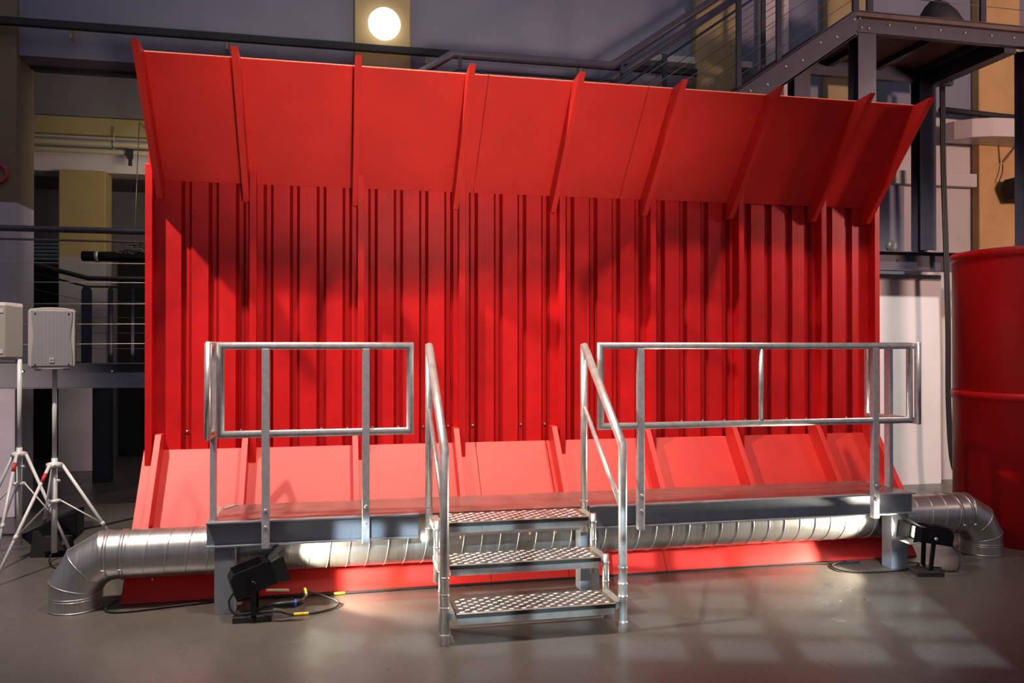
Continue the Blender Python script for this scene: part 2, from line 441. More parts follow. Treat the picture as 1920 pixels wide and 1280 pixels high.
for x in ribx:
    build('lower_rib', MB().prism([(6.104, .99), (6.199, .99), (6.199, .895), (5.852, .43), (5.687, .43)], x - .0205, x + .0205), RED, rw, bevel=.0015)
def slab(name, xa, xb, p0, p1, th):
    d = V((0, p1[0] - p0[0], p1[1] - p0[1])).normalized(); nn = V((0, abs(d.z), -d.y)) * 1
    # thickness goes to the back (+Y)
    nn = V((0, abs(d.z), 0)) + V((0, 0, -d.y * (1 if d.z > 0 else -1)))
    nn.normalize()
    q = [(p0[0], p0[1]), (p1[0], p1[1]), (p1[0] + nn.y * th, p1[1] + nn.z * th), (p0[0] + nn.y * th, p0[1] + nn.z * th)]
    return build(name, MB().prism(q, xa, xb), RED, rw, bevel=.0015)
for a, b_ in ((-1.212, 1.046), (1.050, 2.205), (2.209, 4.362)):
    slab('upper_panel', a, b_, (6.185, 2.755), (5.552, 3.44), .018)
    e = build('panel_edge', MB().beam((a + .002, 5.560, 3.4445), (b_ - .002, 5.560, 3.4445), .016, .003), PLY, rw, label='bare wood top edge')
for a, b_ in ((-1.272, 1.062), (1.065, 1.610), (1.615, 2.330), (2.333, 4.362)):
    slab('lower_panel', a, b_, (5.53, .004), (6.185, .875), .018)
for k, g in enumerate(gro):
    if k in (4, 12, 15, 19, 24, 27): continue
    build('screw', MB().lathe([(.009, 0), (.009, .004), (.005, .008)], (g, YS + GD - .001, .995), 8, RX), SCREW, rw)
for x, y, z in ((-1.22, 5.66, .20), (-1.10, 5.615, .13)):
    build('screw', MB().lathe([(.008, 0), (.008, .006), (.004, .009)], (x, y - .012, z), 8, RX), SCREW, rw)
build('closing_strip', MB().box(-1.205, 4.36, 6.166, 6.262, 2.79, 2.84), SHEET, rw)  # hidden strip added to stop light leaking in at the groove tops
build('closing_strip', MB().box(-1.22, 4.45, 6.21, 6.262, .742, .80), SHEET, rw)
# supporting frame behind
for x in (-1.2, 1.6, 4.50):
    f_ = MB().box(x - .03, x + .03, 6.26, 6.36, 0, 2.9)
    build('rear_post', f_, NAVY, rw, label='dark grey support post behind')
for z in (.9, 2.7): build('rear_rail', MB().box(-1.2, 4.5, 6.27, 6.33, z - .03, z + .03), NAVY, rw)

# ================================================================== VENTILATION DUCT
DY, DZ, DR = 5.53, .315, .148
du = thing('ventilation_duct', (1.7, DY, 0), 'long galvanised spiral duct with an elbow to the floor at each end', 'duct')
XL, XR, RB = -1.523, 4.93, .24
jl = XL + RB - RB * math.tan(PI / 12); jr = XR - RB + RB * math.tan(PI / 12); sl = 2 * RB * math.tan(PI / 12)
build('pipe', MB().tube([(jl + .05, DY, DZ), (jr - .05, DY, DZ)], DR, 64, caps=False), DUCT, du)
def elbow(j, s):
    p = [V((j, DY, DZ)), V((j + s * sl * math.cos(PI / 6), DY, DZ - sl * .5)), V((j + s * sl * (math.cos(PI / 6) + .5), DY, DZ - sl * (.5 + math.sin(PI / 3)))), ]
    p.append(V((p[2].x, DY, 0)))
    pts = [p[0] - V((s * .0001, 0, 0))] + p
    full = [V((j - s * .055, DY, DZ))] + p
    mb = MB().tube(full, DR + .001, 40, caps=False)
    n = 40
    me_rings = [[V(q) for q in mb.v[i * n:(i + 1) * n]] for i in range(len(full))]
    seg = ['elbow_segment'] * 3
    for i in range(0, 4):
        m2 = MB().add(me_rings[i] + me_rings[i + 1], [(k, (k + 1) % n, n + (k + 1) % n, n + k) for k in range(n)], True)
        build('elbow_segment', m2, DUCT, du)
    for i in range(1, 4):
        ring = me_rings[i]
        b_ = MB(); b_.tube(ring, .0035, 5, closed=True)
        build('seam_ring', b_, DUCT, du)
    b_ = MB(); ridge_ring(b_, (p[3].x, DY, .085), (0, 0, 1), DR + .001, .003, 36)
    ridge_ring(b_, (p[3].x, DY, .07), (0, 0, 1), DR + .001, .003, 36); ridge_ring(b_, (p[3].x, DY, .006), (0, 0, 1), DR + .001, .004, 36)
    build('foot_collar', b_, DUCT, du)
elbow(jl, -1); elbow(jr, 1)
# helical lock seam
hp, x, pts = .122, jl + .06, []
x1 = jr - .06; turns = (x1 - x) / hp; steps = int(turns * 32)
for i in range(steps + 1):
    a = -2 * PI * i / 32
    pts.append((x + hp * i / 32, DY + (DR + .0018) * math.cos(a), DZ + (DR + .0018) * math.sin(a)))
build('spiral_seam', MB().tube(pts, .0028, 4), ALU, du)
for xx in (jl + .012, jl + .105, jr - .012, jr - .105):
    b_ = MB(); b_.tube([(xx - .011, DY, DZ), (xx + .011, DY, DZ)], DR + .004, 40)
    ridge_ring(b_, (xx - .01, DY, DZ), (1, 0, 0), DR + .004, .003, 36)
    build('clamp_band', b_, DUCT, du)
    build('clamp_bolt', MB().tube([(xx - .012, DY - DR - .01, DZ - .06), (xx + .014, DY - DR - .01, DZ - .06)], .006, 8), SCREW, du)

# ================================================================== PLATFORM
pf = thing('raised_platform', (1.68, 5.45, 0), 'long narrow steel platform with chequered deck in front of the red backdrop', 'platform')
PX0, PX1, PY0, PY1, PZ = -.725, 4.085, 5.19, 5.765, .55
build('deck_plate', MB().box(PX0 + .035, PX1 - .02, PY0 + .03, PY1, PZ - .008, PZ - .001), DECK, pf)
def lozenges(x0, x1, y0, y1, z, sx, sy, L, W, h):
    mb = MB(); j = 0; y = y0 + sy / 2
    while y < y1 - sy * .2:
        x = x0 + sx / 2 + (sx / 2 if j % 2 else 0)
        while x < x1 - L * .4:
            ang = .40
            c, s_ = math.cos(ang), math.sin(ang)
            def P(a, b_, zz_): return (x + a * c - b_ * s_, y + a * s_ + b_ * c, zz_)
            vs = [P(-L / 2, 0, z), P(0, -W / 2, z), P(L / 2, 0, z), P(0, W / 2, z),
                  P(-L / 3, 0, z + h), P(0, -W / 3.4, z + h), P(L / 3, 0, z + h), P(0, W / 3.4, z + h)]
            mb.add(vs, [(4, 5, 6, 7), (0, 1, 5, 4), (1, 2, 6, 5), (2, 3, 7, 6), (3, 0, 4, 7)])
            x += sx
        y += sy; j += 1
    return mb
o = build('raised_pattern', lozenges(PX0 + .04, PX1 - .025, PY0 + .035, PY1 - .005, PZ - .001, .034, .017, .024, .009, .0008), DECK, pf); o['kind'] = 'stuff'
def channel(xa, xb, y0, y1, za, zb, web='back'):
    mb = MB()
    mb.box(xa, xb, y0, y1, zb - .008, zb); mb.box(xa, xb, y0, y1, za, za + .008)
    yw = (y1 - .008, y1) if web == 'back' else (y0, y0 + .008)
    mb.box(xa, xb, yw[0], yw[1], za + .008, zb - .008); return mb
build('front_beam', channel(PX0, .535, PY0, PY0 + .05, .402, PZ), GREY, pf)
build('front_beam', channel(1.66, PX1, PY0, PY0 + .05, .402, PZ), GREY, pf)
build('rear_beam', channel(PX0, PX1, PY1 - .05, PY1, .402, PZ - .01, 'front'), GREY, pf)
for a, b_ in ((PX0, PX0 + .04), (PX1 - .03, PX1)):
    build('end_flange', MB().box(a, b_, PY0 + .051, PY1 - .051, PZ - .010, PZ), FLANGE, pf)
build('corner_gusset', MB().prism([(PX0 + .05, PY1 - .16), (PX0 + .05, PY1 - .02), (PX0 + .13, PY1 - .02)], PZ, PZ + .004, 'Z'), FLANGE, pf)
for x, wd, yy in ((-.62, .115, 5.205), (1.66, .13, 5.22), (4.00, .135, 5.25)):
    mb = MB()
    mb.box(x - wd / 2, x + wd / 2, yy, yy + .012, 0, .402)
    mb.box(x + wd / 2 - .012, x + wd / 2, yy + .012, yy + .11, 0, .402)
    mb.box(x - wd / 2, x - wd / 2 + .012, yy + .012, yy + .11, 0, .402)
    build('leg', mb, GREY, pf, bevel=.002)
# guard rails
TR = .0225
def guard(x0, x1, mids, posts, yy=5.168):
    g = build('guardrail', MB().tube([(x0, yy, 1.074), (x1, yy, 1.074), (x1, yy, 1.600), (x0, yy, 1.600)], TR, 16, closed=True), GALV, pf)
    for x in mids: build('mid_tube', MB().tube([(x, yy, 1.09), (x, yy, 1.585)], .017, 14), GALV, g)
    for x in posts:
        build('flat_post', MB().box(x - .0225, x + .0225, 5.1455, 5.1895, .392, 1.583), FLATBAR, g, bevel=.003)
        for z in (.52, .62): build('bolt', MB().lathe([(.010, 0), (.010, .005), (.006, .008)], (x, 5.1460, z), 8, RX), SCREW, g)
    return g
guard(-.640, .478, [], [-.382, .208])
guard(1.715, 4.018, [2.862], [1.99, 3.735])
def end_guard(x, sgn, ypost, y0=5.135, y1=5.70):
    g = build('end_guardrail', MB().tube([(x, y0, 1.068), (x, y1, 1.068), (x, y1, 1.603), (x, y0, 1.603)], TR, 16, closed=True), GALV, pf)
    build('flat_post', MB().box(x - .012 + sgn * .0, x + .022 - sgn * .0, ypost - .03, ypost + .03, PZ, 1.585), FLATBAR, g, bevel=.003)
end_guard(-.705, -1, 5.33)
end_guard(4.058, 1, 5.456)

# ================================================================== ACCESS STEPS
st = thing('access_steps', (1.095, 4.7, 0), 'three-tread aluminium step unit with sloping handrails leading up to the platform', 'steps')
SXL, SXR = .593, 1.597
def collar(x, y, z, r, par): build('collar', MB().lathe([(r, z - .007), (r + .0022, z - .006), (r + .0022, z + .006), (r, z + .007)], (x, y, 0), 20), ALU, par)
for x in (SXL, SXR):
    h = build('handrail', MB().tube([(x, 4.42, .0), (x, 4.42, 1.045), (x, 5.14, 1.60)], .0245, 18), GALV, st)
    for z in (.055, .20, .27, .36): collar(x, 4.42, z, .0245, h)
    p = build('rear_post', MB().tube([(x, 5.15, .40), (x, 5.15, 1.612)], .0225, 18), GALV, st)
    collar(x, 5.15, .60, .0225, p); collar(x, 5.15, .47, .0225, p)
    build('brace', MB().tube([(x, 5.13, 1.20), (x, 4.44, .69)], .0135, 12), GALV, st)
for i, (yf, z) in enumerate(((4.395, .172), (4.660, .362), (4.900, .552))):
    yb = yf + .262
    tr = build('tread', MB().prism([(yf, z - .022), (yf, z - .004), (yf + .006, z), (yb, z), (yb, z - .022)], .655, 1.548), CHECK, st)
    o = build('raised_pattern', lozenges(.66, 1.545, yf + .012, yb - .005, z, .068, .031, .048, .024, .003), LOZ, tr); o['kind'] = 'stuff'
    build('nosing', MB().box(.655, 1.548, yf - .002, yf + .002, z - .026, z - .006), MBLACK, tr)
    build('tread_frame', MB().box(.66, 1.543, yf + .008, yf + .040, z - .066, z - .026).box(.66, 1.543, yb - .04, yb - .008, z - .060, z - .026), ALU, st, bevel=.002)
    for x0, x1 in ((.590, .650), (1.553, 1.600)):
        build('end_bracket', MB().box(x0, x1, yf + .03, yb, z - .045, z - .003), FLANGE, st, bevel=.003)
for yy, zt, zb in ((4.685, .375, 0), (4.925, .565, .20)):
    for x in (.613, 1.583):
        p = build('short_post', MB().tube([(x, yy - .01, zb), (x, yy - .01, zt)], .0195, 16), ALU, st)
        for z in (zt - .05, zt - .16): collar(x, yy - .01, z, .0195, p)
rr_ = build('rear_rail', MB().box(.60, 1.60, 5.185, 5.215, .405, .440), FLATBAR, st, bevel=.002)
for x in (.80, 1.25, 1.42): build('bolt', MB().tube([(x, 5.195, .378), (x, 5.195, .408)], .006, 8), BRASS, st)

# ================================================================== RED DRUM
dr = thing('red_drum', (5.813, 5.881, 0), 'tall deep red cylindrical drum with raised bands at the right edge', 'drum')
build('body', MB().lathe([(.643, 0), (.643, 2.33), (.643, 2.34)], (5.813, 5.881, 0), 96), REDDRUM, dr)
build('band', MB().lathe([(.643, 1.155), (.654, 1.155), (.654, 1.22), (.643, 1.222)], (5.813, 5.881, 0), 96), REDDRUM, dr)
build('rim', MB().lathe([(.643, 2.315), (.656, 2.315), (.656, 2.385), (.60, 2.392)], (5.813, 5.881, 0), 96), REDDRUM, dr)

# ================================================================== FLOOD LIGHTS ON THE FLOOR
def lampbody(root, c, yaw, pitch, L, W, H, doors):
    """box housing with cooling fins; local +X is the beam direction"""
    M = Matrix.Translation(V(c)) @ Matrix.Rotation(yaw, 4, 'Z') @ Matrix.Rotation(-pitch, 4, 'Y')
    hb = MB().prism([(-L / 2, -H / 2), (L / 2, -H / 2 * .9), (L / 2, H / 2 * .9), (L / 2 - .02, H / 2), (-L / 2 + .03, H / 2), (-L / 2, H / 2 - .03)], -W / 2, W / 2, 'Y').xf(M)
    hs = build('housing', hb, BLACK, root, bevel=.003)
    for k in range(6):
        y = -W / 2 + .014 + k * (W - .028) / 5
        build('cooling_fin', MB().box(-L / 2 + .03, L / 2 - .03, y - .002, y + .002, H / 2, H / 2 + .010).xf(M), BLACK, hs)
    build('lens', MB().box(L / 2, L / 2 + .004, -W / 2 + .015, W / 2 - .015, -H / 2 + .02, H / 2 - .02).xf(M), LENS, hs, label='glowing lens')
    f_ = MB(); e = .012
    f_.box(L / 2 - .004, L / 2 + .012, -W / 2, W / 2, H / 2 * .9 - e, H / 2 * .9).box(L / 2 - .004, L / 2 + .012, -W / 2, W / 2, -H / 2 * .9, -H / 2 * .9 + e)
    f_.box(L / 2 - .004, L / 2 + .012, -W / 2, -W / 2 + e, -H / 2 * .9, H / 2 * .9).box(L / 2 - .004, L / 2 + .012, W / 2 - e, W / 2, -H / 2 * .9, H / 2 * .9)
    build('front_frame', f_.xf(M), BLACK, hs)
    dl = .085
    dd = {'top': [(L / 2 + .012, H / 2 * .9), (L / 2 + .012 + dl, H / 2 + .035)], 'bottom': [(L / 2 + .012, -H / 2 * .9), (L / 2 + .012 + dl, -H / 2 - .02)]}
    for key, q in dd.items():
        if key in doors:
            (xa, za), (xb, zb_) = q
            vs = [(xa, -W / 2, za), (xa, W / 2, za), (xb, W / 2 + .02, zb_), (xb, -W / 2 - .02, zb_)]
            vs += [(a, b_, c_ + .003) for a, b_, c_ in vs]
            build('barn_door', MB().add(vs, [(0, 1, 2, 3), (7, 6, 5, 4), (0, 4, 5, 1), (1, 5, 6, 2), (2, 6, 7, 3), (3, 7, 4, 0)]).xf(M), MBLACK, hs)
    for key, sg in (('near', -1), ('far', 1)):
        if key in doors:
            ya = sg * W / 2; yb = sg * (W / 2 + .030)
            vs = [(L / 2 + .012, ya, -H / 2 * .8), (L / 2 + .012, ya, H / 2 * .8), (L / 2 + dl, yb, H / 2), (L / 2 + dl, yb, -H / 2)]
            vs += [(a, b_ + .003, c_) for a, b_, c_ in vs]
            build('barn_door', MB().add(vs, [(0, 1, 2, 3), (7, 6, 5, 4), (0, 4, 5, 1), (1, 5, 6, 2), (2, 6, 7, 3), (3, 7, 4, 0)]).xf(M), MBLACK, hs)
    return M, hs
# left flood light
fl = thing('flood_light', (-.44, 5.085, 0), 'black flood light on a square base beside the left platform leg, shining right', 'light')
build('base_plate', MB().box(-.555, -.335, 5.015, 5.165, .0, .035), MBLACK, fl, bevel=.004)
M, hs = lampbody(fl, (-.462, 5.105, .235), .25, math.radians(17), .23, .14, .155, ('near', 'far', 'top'))
build('yoke', MB().beam((-.435, 4.995, .037), (-.435, 4.995, .26), .028, .010, (0, 1, 0)).beam((-.435, 5.175, .037), (-.435, 5.175, .26), .028, .010, (0, 1, 0)).beam((-.435, 4.99, .041), (-.435, 5.18, .041), .028, .008), BLACK, fl)
for y in (4.985, 5.178): build('knob', MB().lathe([(.014, 0), (.014, .012), (.006, .014)], (-.435, y + .008, .235), 12, RX), BLACK, fl)
build('filter_rod', MB().beam((-.37, 5.06, .172), (-.24, 5.03, .172), .006, .012), CREAM, fl, label='pale thin rod')
build('power_plug', MB().tube([(-.44, 5.06, .05), (-.38, 5.03, .085), (-.33, 5.0, .10), (-.27, 5.0, .10), (-.20, 5.0, .10), (-.15, 5.0, .11)], [.008, .008, .015, .024, .024, .012], 14), BLACK, fl, label='black cable connector')
build('plug_ring', MB().tube([(-.205, 5.0, .10), (-.195, 5.0, .10)], .0255, 14), BLUET, fl, label='blue ring on the connector')
# right flood light
fr = thing('flood_light', (4.11, 5.10, 0), 'black flood light on a dark base beside the right platform leg, shining left', 'light')
build('base_plate', MB().prism([(3.97, 5.03), (4.15, 4.985), (4.235, 5.12), (4.03, 5.21)], 0, .032, 'Z'), MBLACK, fr, bevel=.004)
M2, hs2 = lampbody(fr, (4.165, 5.12, .262), PI - .12, math.radians(8), .23, .14, .115, ('near', 'top', 'bottom', 'far'))
build('yoke', MB().beam((4.09, 5.05, .033), (4.12, 5.05, .25), .03, .012, (0, 1, 0)).beam((4.15, 5.20, .033), (4.16, 5.20, .25), .03, .012, (0, 1, 0)).beam((4.09, 5.05, .036), (4.15, 5.20, .036), .03, .008), BLACK, fr)
for p_ in ((4.12, 5.036, .255),): build('knob', MB().lathe([(.012, 0), (.012, .012), (.006, .014)], p_, 12, RX), SCREW, fr)
FL1 = spot('flood_beam_left', V((-.30, 5.215, .285)), (1.2, 5.46, .33), 190, (1, .88, .66), 92, .4, .03)
FL2 = spot('flood_beam_right', M2 @ V((.14, 0, 0)), (2.2, 5.38, .40), 260, (1, .90, .70), 84, .30, .03)
# rear floor light behind the tripods
f3 = thing('floor_light', (-2.06, 7.0, 0), 'dark wedge-shaped floor light lying unlit behind the loudspeaker stands', 'light')
build('housing', MB().prism([(-2.30, .17), (-2.22, .09), (-1.98, .06), (-1.90, .14), (-1.90, .34), (-2.02, .30)], 6.92, 7.12, 'Y'), BLACK, f3, bevel=.008)
build('bracket', MB().prism([(-2.22, .0), (-2.08, .0), (-2.10, .09), (-2.16, .20), (-2.20, .20)], 6.90, 6.92, 'Y').box(-2.20, -1.92, 6.92, 7.10, 0, .03), MBLACK, f3)
build('ballast_box', MB().box(-2.12, -1.92, 6.86, 6.92, .055, .16), MBLACK, f3)
build('rating_plate', MB().box(-1.985, -1.955, 6.856, 6.86, .10, .135), CAB, f3, label='small white label')

# ================================================================== LOUDSPEAKERS AND STANDS
def stand(cx, cy, zh, zl, ztop, feet, label):
    t_ = thing('speaker_stand', (cx, cy, 0), label, 'stand', 'white tripod stands')
    build('pole', MB().tube([(cx, cy, .10), (cx, cy, zh + .05)], .0205, 16), WHITEP, t_)
    build('upper_pole', MB().tube([(cx, cy, zh), (cx, cy, ztop)], .0165, 16), WHITEP, t_)
    hb = build('hub', MB().lathe([(.030, zh - .02), (.058, zh - .018), (.058, zh + .012), (.030, zh + .02)], (cx, cy, 0), 6), WHITEP, t_)
    build('bolt', MB().lathe([(.008, 0), (.008, .01)], (cx + .02, cy - .05, zh), 8, RX), SCREW, hb)
    build('lower_hub', MB().lathe([(.024, zl - .012), (.046, zl - .010), (.046, zl + .008), (.024, zl + .012)], (cx, cy, 0), 6), WHITEP, t_)
    build('clamp_knob', MB().tube([(cx + .02, cy - .02, (zh + zl) / 2 + .02), (cx + .045, cy - .03, (zh + zl) / 2 + .02)], .010, 8), WHITEP, t_)
    for fx, fy in feet:
        a = V((cx, cy, zh)); f_ = V((fx, fy, 0.012)); d = (f_ - a); dn = V((d.x, d.y, 0)).normalized()
        a2 = a + dn * .05
        lg = build('leg', MB().tube([a2, f_], .0115, 12), WHITEP, t_)
        build('rubber_foot', MB().tube([f_ - (f_ - a2).normalized() * .03, V((fx, fy, 0.0135))], .014, 10), RUBBER, lg)
        tt = .62; q = a2.lerp(f_, tt)
        build('strut', MB().tube([(cx + dn.x * .042, cy + dn.y * .042, zl), q], .0055, 8), WHITEP, t_)
        build('joint', MB().tube([a2.lerp(f_, tt - .02), a2.lerp(f_, tt + .02)], .0145, 10), WHITEP, lg)
    fx, fy = feet[0]; a = V((cx, cy, zh)); f_ = V((fx, fy, 0)); dn = V((f_.x - cx, f_.y - cy, 0)).normalized(); a2 = a + dn * .05
    build('red_label', MB().tube([a2.lerp(f_, .07), a2.lerp(f_, .15)], .0125, 12), REDL, t_, label='red sticker round the leg')
    return t_
stand(-1.965, 6.61, .735, .475, 1.44, [(-2.19, 6.116), (-1.48, 6.66), (-2.23, 7.16)], 'white tripod stand nearest the duct elbow, under the forward-facing loudspeaker')
stand(-2.295, 6.905, .785, .565, 1.50, [(-2.316, 6.47), (-1.905, 6.83), (-2.72, 7.12)], 'white tripod stand at the left edge, under the turned loudspeaker')

def speaker(c, yaw, w_, d_, h_, label):
    t_ = thing('loudspeaker', c, label, 'speaker', 'off-white loudspeakers')
    M = Matrix.Translation(V(c)) @ Matrix.Rotation(yaw, 4, 'Z')
    # front face at local y = -d/2 ; slightly narrower at the back; arched top and bottom
    def sect(y, ww, hh, inset=0):
        q = []
        for k in range(9):
            a = -1 + 2 * k / 8; q.append((a * (ww / 2 - .012), y, hh - .012 * a * a))
        q += [(ww / 2, y, hh - .03), (ww / 2, y, .03)]
        for k in range(9):
            a = 1 - 2 * k / 8; q.append((a * (ww / 2 - .012), y, .0 + .012 * a * a))
        q += [(-ww / 2, y, .03), (-ww / 2, y, hh - .03)]
        return q
    secs = [sect(-d_ / 2, w_ - .012, h_), sect(-d_ / 2 + .012, w_, h_), sect(d_ * .05, w_, h_), sect(d_ / 2, w_ * .62, h_ - .01)]
    k = len(secs[0]); vs = [q for s_ in secs for q in s_]
    fs = [tuple(range(k)), tuple(range(3 * k, 4 * k))[::-1]] + [(i * k + j, i * k + (j + 1) % k, (i + 1) * k + (j + 1) % k, (i + 1) * k + j) for i in range(3) for j in range(k)]
    cb = build('cabinet', MB().add(vs, fs).xf(M), CAB, t_, bevel=.003)
    # hour-glass grille
    q = []
    N = 14
    for i in range(N + 1):
        z = .025 + (h_ - .05) * i / N; u_ = i / N
        half = w_ / 2 - .020 - .014 * math.exp(-((u_ - .55) / .22) ** 2)
        q.append((half, z))
    out = q + [(-a, b_) for a, b_ in q[::-1]]
    build('grille', MB().prism(out, -d_ / 2 - .006, -d_ / 2 + .002, 'Y').xf(M), GRILLE, t_, bevel=.002)
    for sx in (-1, 1):
        for z in (.035, h_ - .045):
            build('screw', MB().lathe([(.006, 0), (.006, .003)], (sx * (w_ / 2 - .045), -d_ / 2 - .006, z), 8, RX).xf(M), MBLACK, t_)
    bd = build('badge', MB().box(-.016, .016, -d_ / 2 - .010, -d_ / 2 - .006, .048, .082).xf(M), BADGE, t_, bevel=.001)
    tc_ = bpy.data.curves.new('letters', 'FONT'); tc_.body = 'EV'; tc_.size = .022; tc_.extrude = .0006; tc_.align_x = 'CENTER'; tc_.shear = .2
    to = bpy.data.objects.new('letters', tc_); me = bpy.data.meshes.new_from_object(to)
    bpy.data.objects.remove(to)
    me.transform(Matrix.Translation(-V(c)) @ M @ Matrix.Translation(V((0, -d_ / 2 - .0106, .057))) @ Matrix.Rotation(PI / 2, 4, 'X'))
    me.materials.append(DWIRE)
    lo = bpy.data.objects.new('lettering', me); C.objects.link(lo); lo.parent = bd
    for sx in (-1, 1):
        build('foot', MB().box(sx * .09 - .02, sx * .09 + .02, -d_ / 2 + .01, -d_ / 2 + .06, -.008, .002).xf(M), CAB, t_)
        for z in (.07, h_ - .07):
            build('side_clip', MB().box(sx * (w_ / 2) - .004, sx * (w_ / 2) + .004, -.03, .0, z - .015, z + .015).xf(M), WHITEP, t_)
    return t_
# perforated grille
GRILLE = mat('perforated_grille', (.40, .38, .42), .5)
n = GRILLE.node_tree; b = n.nodes['Principled BSDF']; t = n.nodes.new('ShaderNodeTexCoord')
vo = n.nodes.new('ShaderNodeTexVoronoi'); vo.inputs['Scale'].default_value = 190; vo.inputs['Randomness'].default_value = 0
n.links.new(t.outputs['Object'], vo.inputs['Vector'])
rp = n.nodes.new('ShaderNodeValToRGB'); rp.color_ramp.elements[0].position = .30; rp.color_ramp.elements[1].position = .42
rp.color_ramp.elements[0].color = (.20, .19, .20, 1); rp.color_ramp.elements[1].color = (.27, .255, .275, 1)
n.links.new(vo.outputs['Distance'], rp.inputs[0]); n.links.new(rp.outputs[0], b.inputs['Base Color'])
speaker((-1.975, 6.61, 1.432), .22, .300, .24, .443, 'off-white loudspeaker facing forward on the stand nearest the duct elbow')
speaker((-2.43, 6.95, 1.488), -1.2, .300, .26, .443, 'off-white loudspeaker turned sideways at the left edge of the picture')

# ================================================================== CABLES
def smooth(pts, k=8):
    pts = [V(p) for p in pts]; out = []
    P = [pts[0]] + pts + [pts[-1]]
    for i in range(1, len(P) - 2):
        for j in range(k):
            t_ = j / k; a, b_, c_, d_ = P[i - 1], P[i], P[i + 1], P[i + 2]
            out.append(.5 * ((2 * b_) + (c_ - a) * t_ + (2 * a - 5 * b_ + 4 * c_ - d_) * t_ ** 2 + (3 * b_ - a - 3 * c_ + d_) * t_ ** 3))
    out.append(pts[-1]); return out
def cable(name, pts, r, label, cat='cable', m=None, n=6):
    o = build(name, MB().tube(smooth(pts), r, n), m or RUBBER, origin=pts[0]); return tag(o, label, cat)
c1_ = cable('power_cable', [(-1.28, 5.50, .30 - .26), (-1.33, 5.42, .009), (-1.22, 5.36, .009), (-.9, 5.42, .009), (-.55, 5.47, .009), (.1, 5.46, .009), (.8, 5.47, .009), (1.4, 5.48, .009), (2.2, 5.49, .009), (3.2, 5.49, .009), (3.8, 5.43, .009)], .007, 'long black cable lying along the foot of the red lower panels')
c2_ = cable('coiled_cable', [(-.55, 5.06, .17), (-.575, 5.04, .12), (-.54, 5.03, .055), (-.42, 5.06, .045), (-.31, 5.06, .045), (-.22, 5.09, .009), (-.10, 5.10, .009), (.02, 5.17, .009), (.04, 5.26, .02), (-.08, 5.30, .06), (-.16, 5.2, .12), (-.15, 5.05, .12), (-.20, 5.0, .105)], .0065, 'black cable looping out of the left flood light, with yellow tape')
for q in ((( -.215, 5.092, .0095), (-.13, 5.092, .0095)),):
    build('tape_band', MB().tube(q, .0095, 8), YTAPE, c2_, label='yellow tape band')
build('tape_band', MB().tube([(-.145, 5.09, .120), (-.155, 5.22, .118)], .0095, 8), YTAPE, c2_, label='yellow tape band')
build('tape_band', MB().tube([(.02, 5.462, .010), (.09, 5.462, .010)], .0095, 8), YTAPE, c1_, label='yellow tape band')
cable('power_cable', [(4.28, 5.12, .22), (4.33, 5.06, .12), (4.25, 4.99, .04), (4.14, 5.03, .04)], .006, 'short black cable drooping from the right flood light to its base')
cable('power_cable', [(3.70, 5.45, .02), (3.55, 5.40, .009), (3.55, 5.24, .009), (3.80, 5.17, .009), (4.0, 5.19, .009), (4.2, 5.3, .009), (4.15, 5.36, .009)], .006, 'black cable looped on the floor around the right platform leg')
cable('power_cable', [(-2.02, 6.86, .10), (-2.03, 6.72, .03), (-1.95, 6.55, .008), (-1.85, 6.5, .008), (-1.8, 6.62, .008)], .006, 'black cable hanging from the unlit floor light behind the stands')
cable('floor_cable', [(-2.8, 7.8, .008), (-2.3, 7.75, .008), (-1.9, 8.1, .008), (-1.3, 9.0, .008), (-1.1, 9.6, .008)], .008, 'thin black cable trailing over the floor under the walkway')

# ================================================================== LEFT WALKWAY
wk = thing('walkway', (-3.0, 8.3, 1.216), 'dark steel walkway with wire railing on the left behind the loudspeakers', 'walkway')
WX0, WX1 = -6.5, -.6
build('edge_beam', channel(WX0, WX1, 8.2, 8.27, 1.216, 1.442), NAVY, wk)
build('walkway_deck', MB().box(WX0, WX1, 8.27, 8.54, 1.40, 1.44), NAVY, wk)
build('support_post', MB().box(-2.72, -2.53, 10.5, 10.65, 0, 1.25), NAVY, wk)
build('cross_beam', MB().box(-2.68, -2.56, 8.27, 10.62, 1.25, 1.40), NAVY, wk)
build('handrail', MB().tube([(WX0, 8.2, 2.652), (WX1, 8.2, 2.652)], .028, 14), NAVY2, wk)
build('sub_rail', MB().tube([(WX0, 8.2, 2.556), (WX1, 8.2, 2.556)], .010, 8), DWIRE, wk)
for z in (2.355, 2.18, 1.985, 1.80, 1.62):
    build('wire', MB().tube([(WX0, 8.2, z - .006), (-3.0, 8.2, z - .01), (-1.9, 8.2, z), (WX1, 8.2, z + .012)], .0038, 6), WIRE, wk)
for x in (-3.19, -.75):
    build('post', MB().box(x - .03, x + .03, 8.185, 8.215, 1.442, 2.63), NAVY, wk)
for x in (-2.72, -1.97, -1.42, -1.27, -.95):
    build('bolt', MB().lathe([(.014, 0), (.014, .006), (.008, .012)], (x, 8.262, 1.37), 10, RX), SCREW, wk)

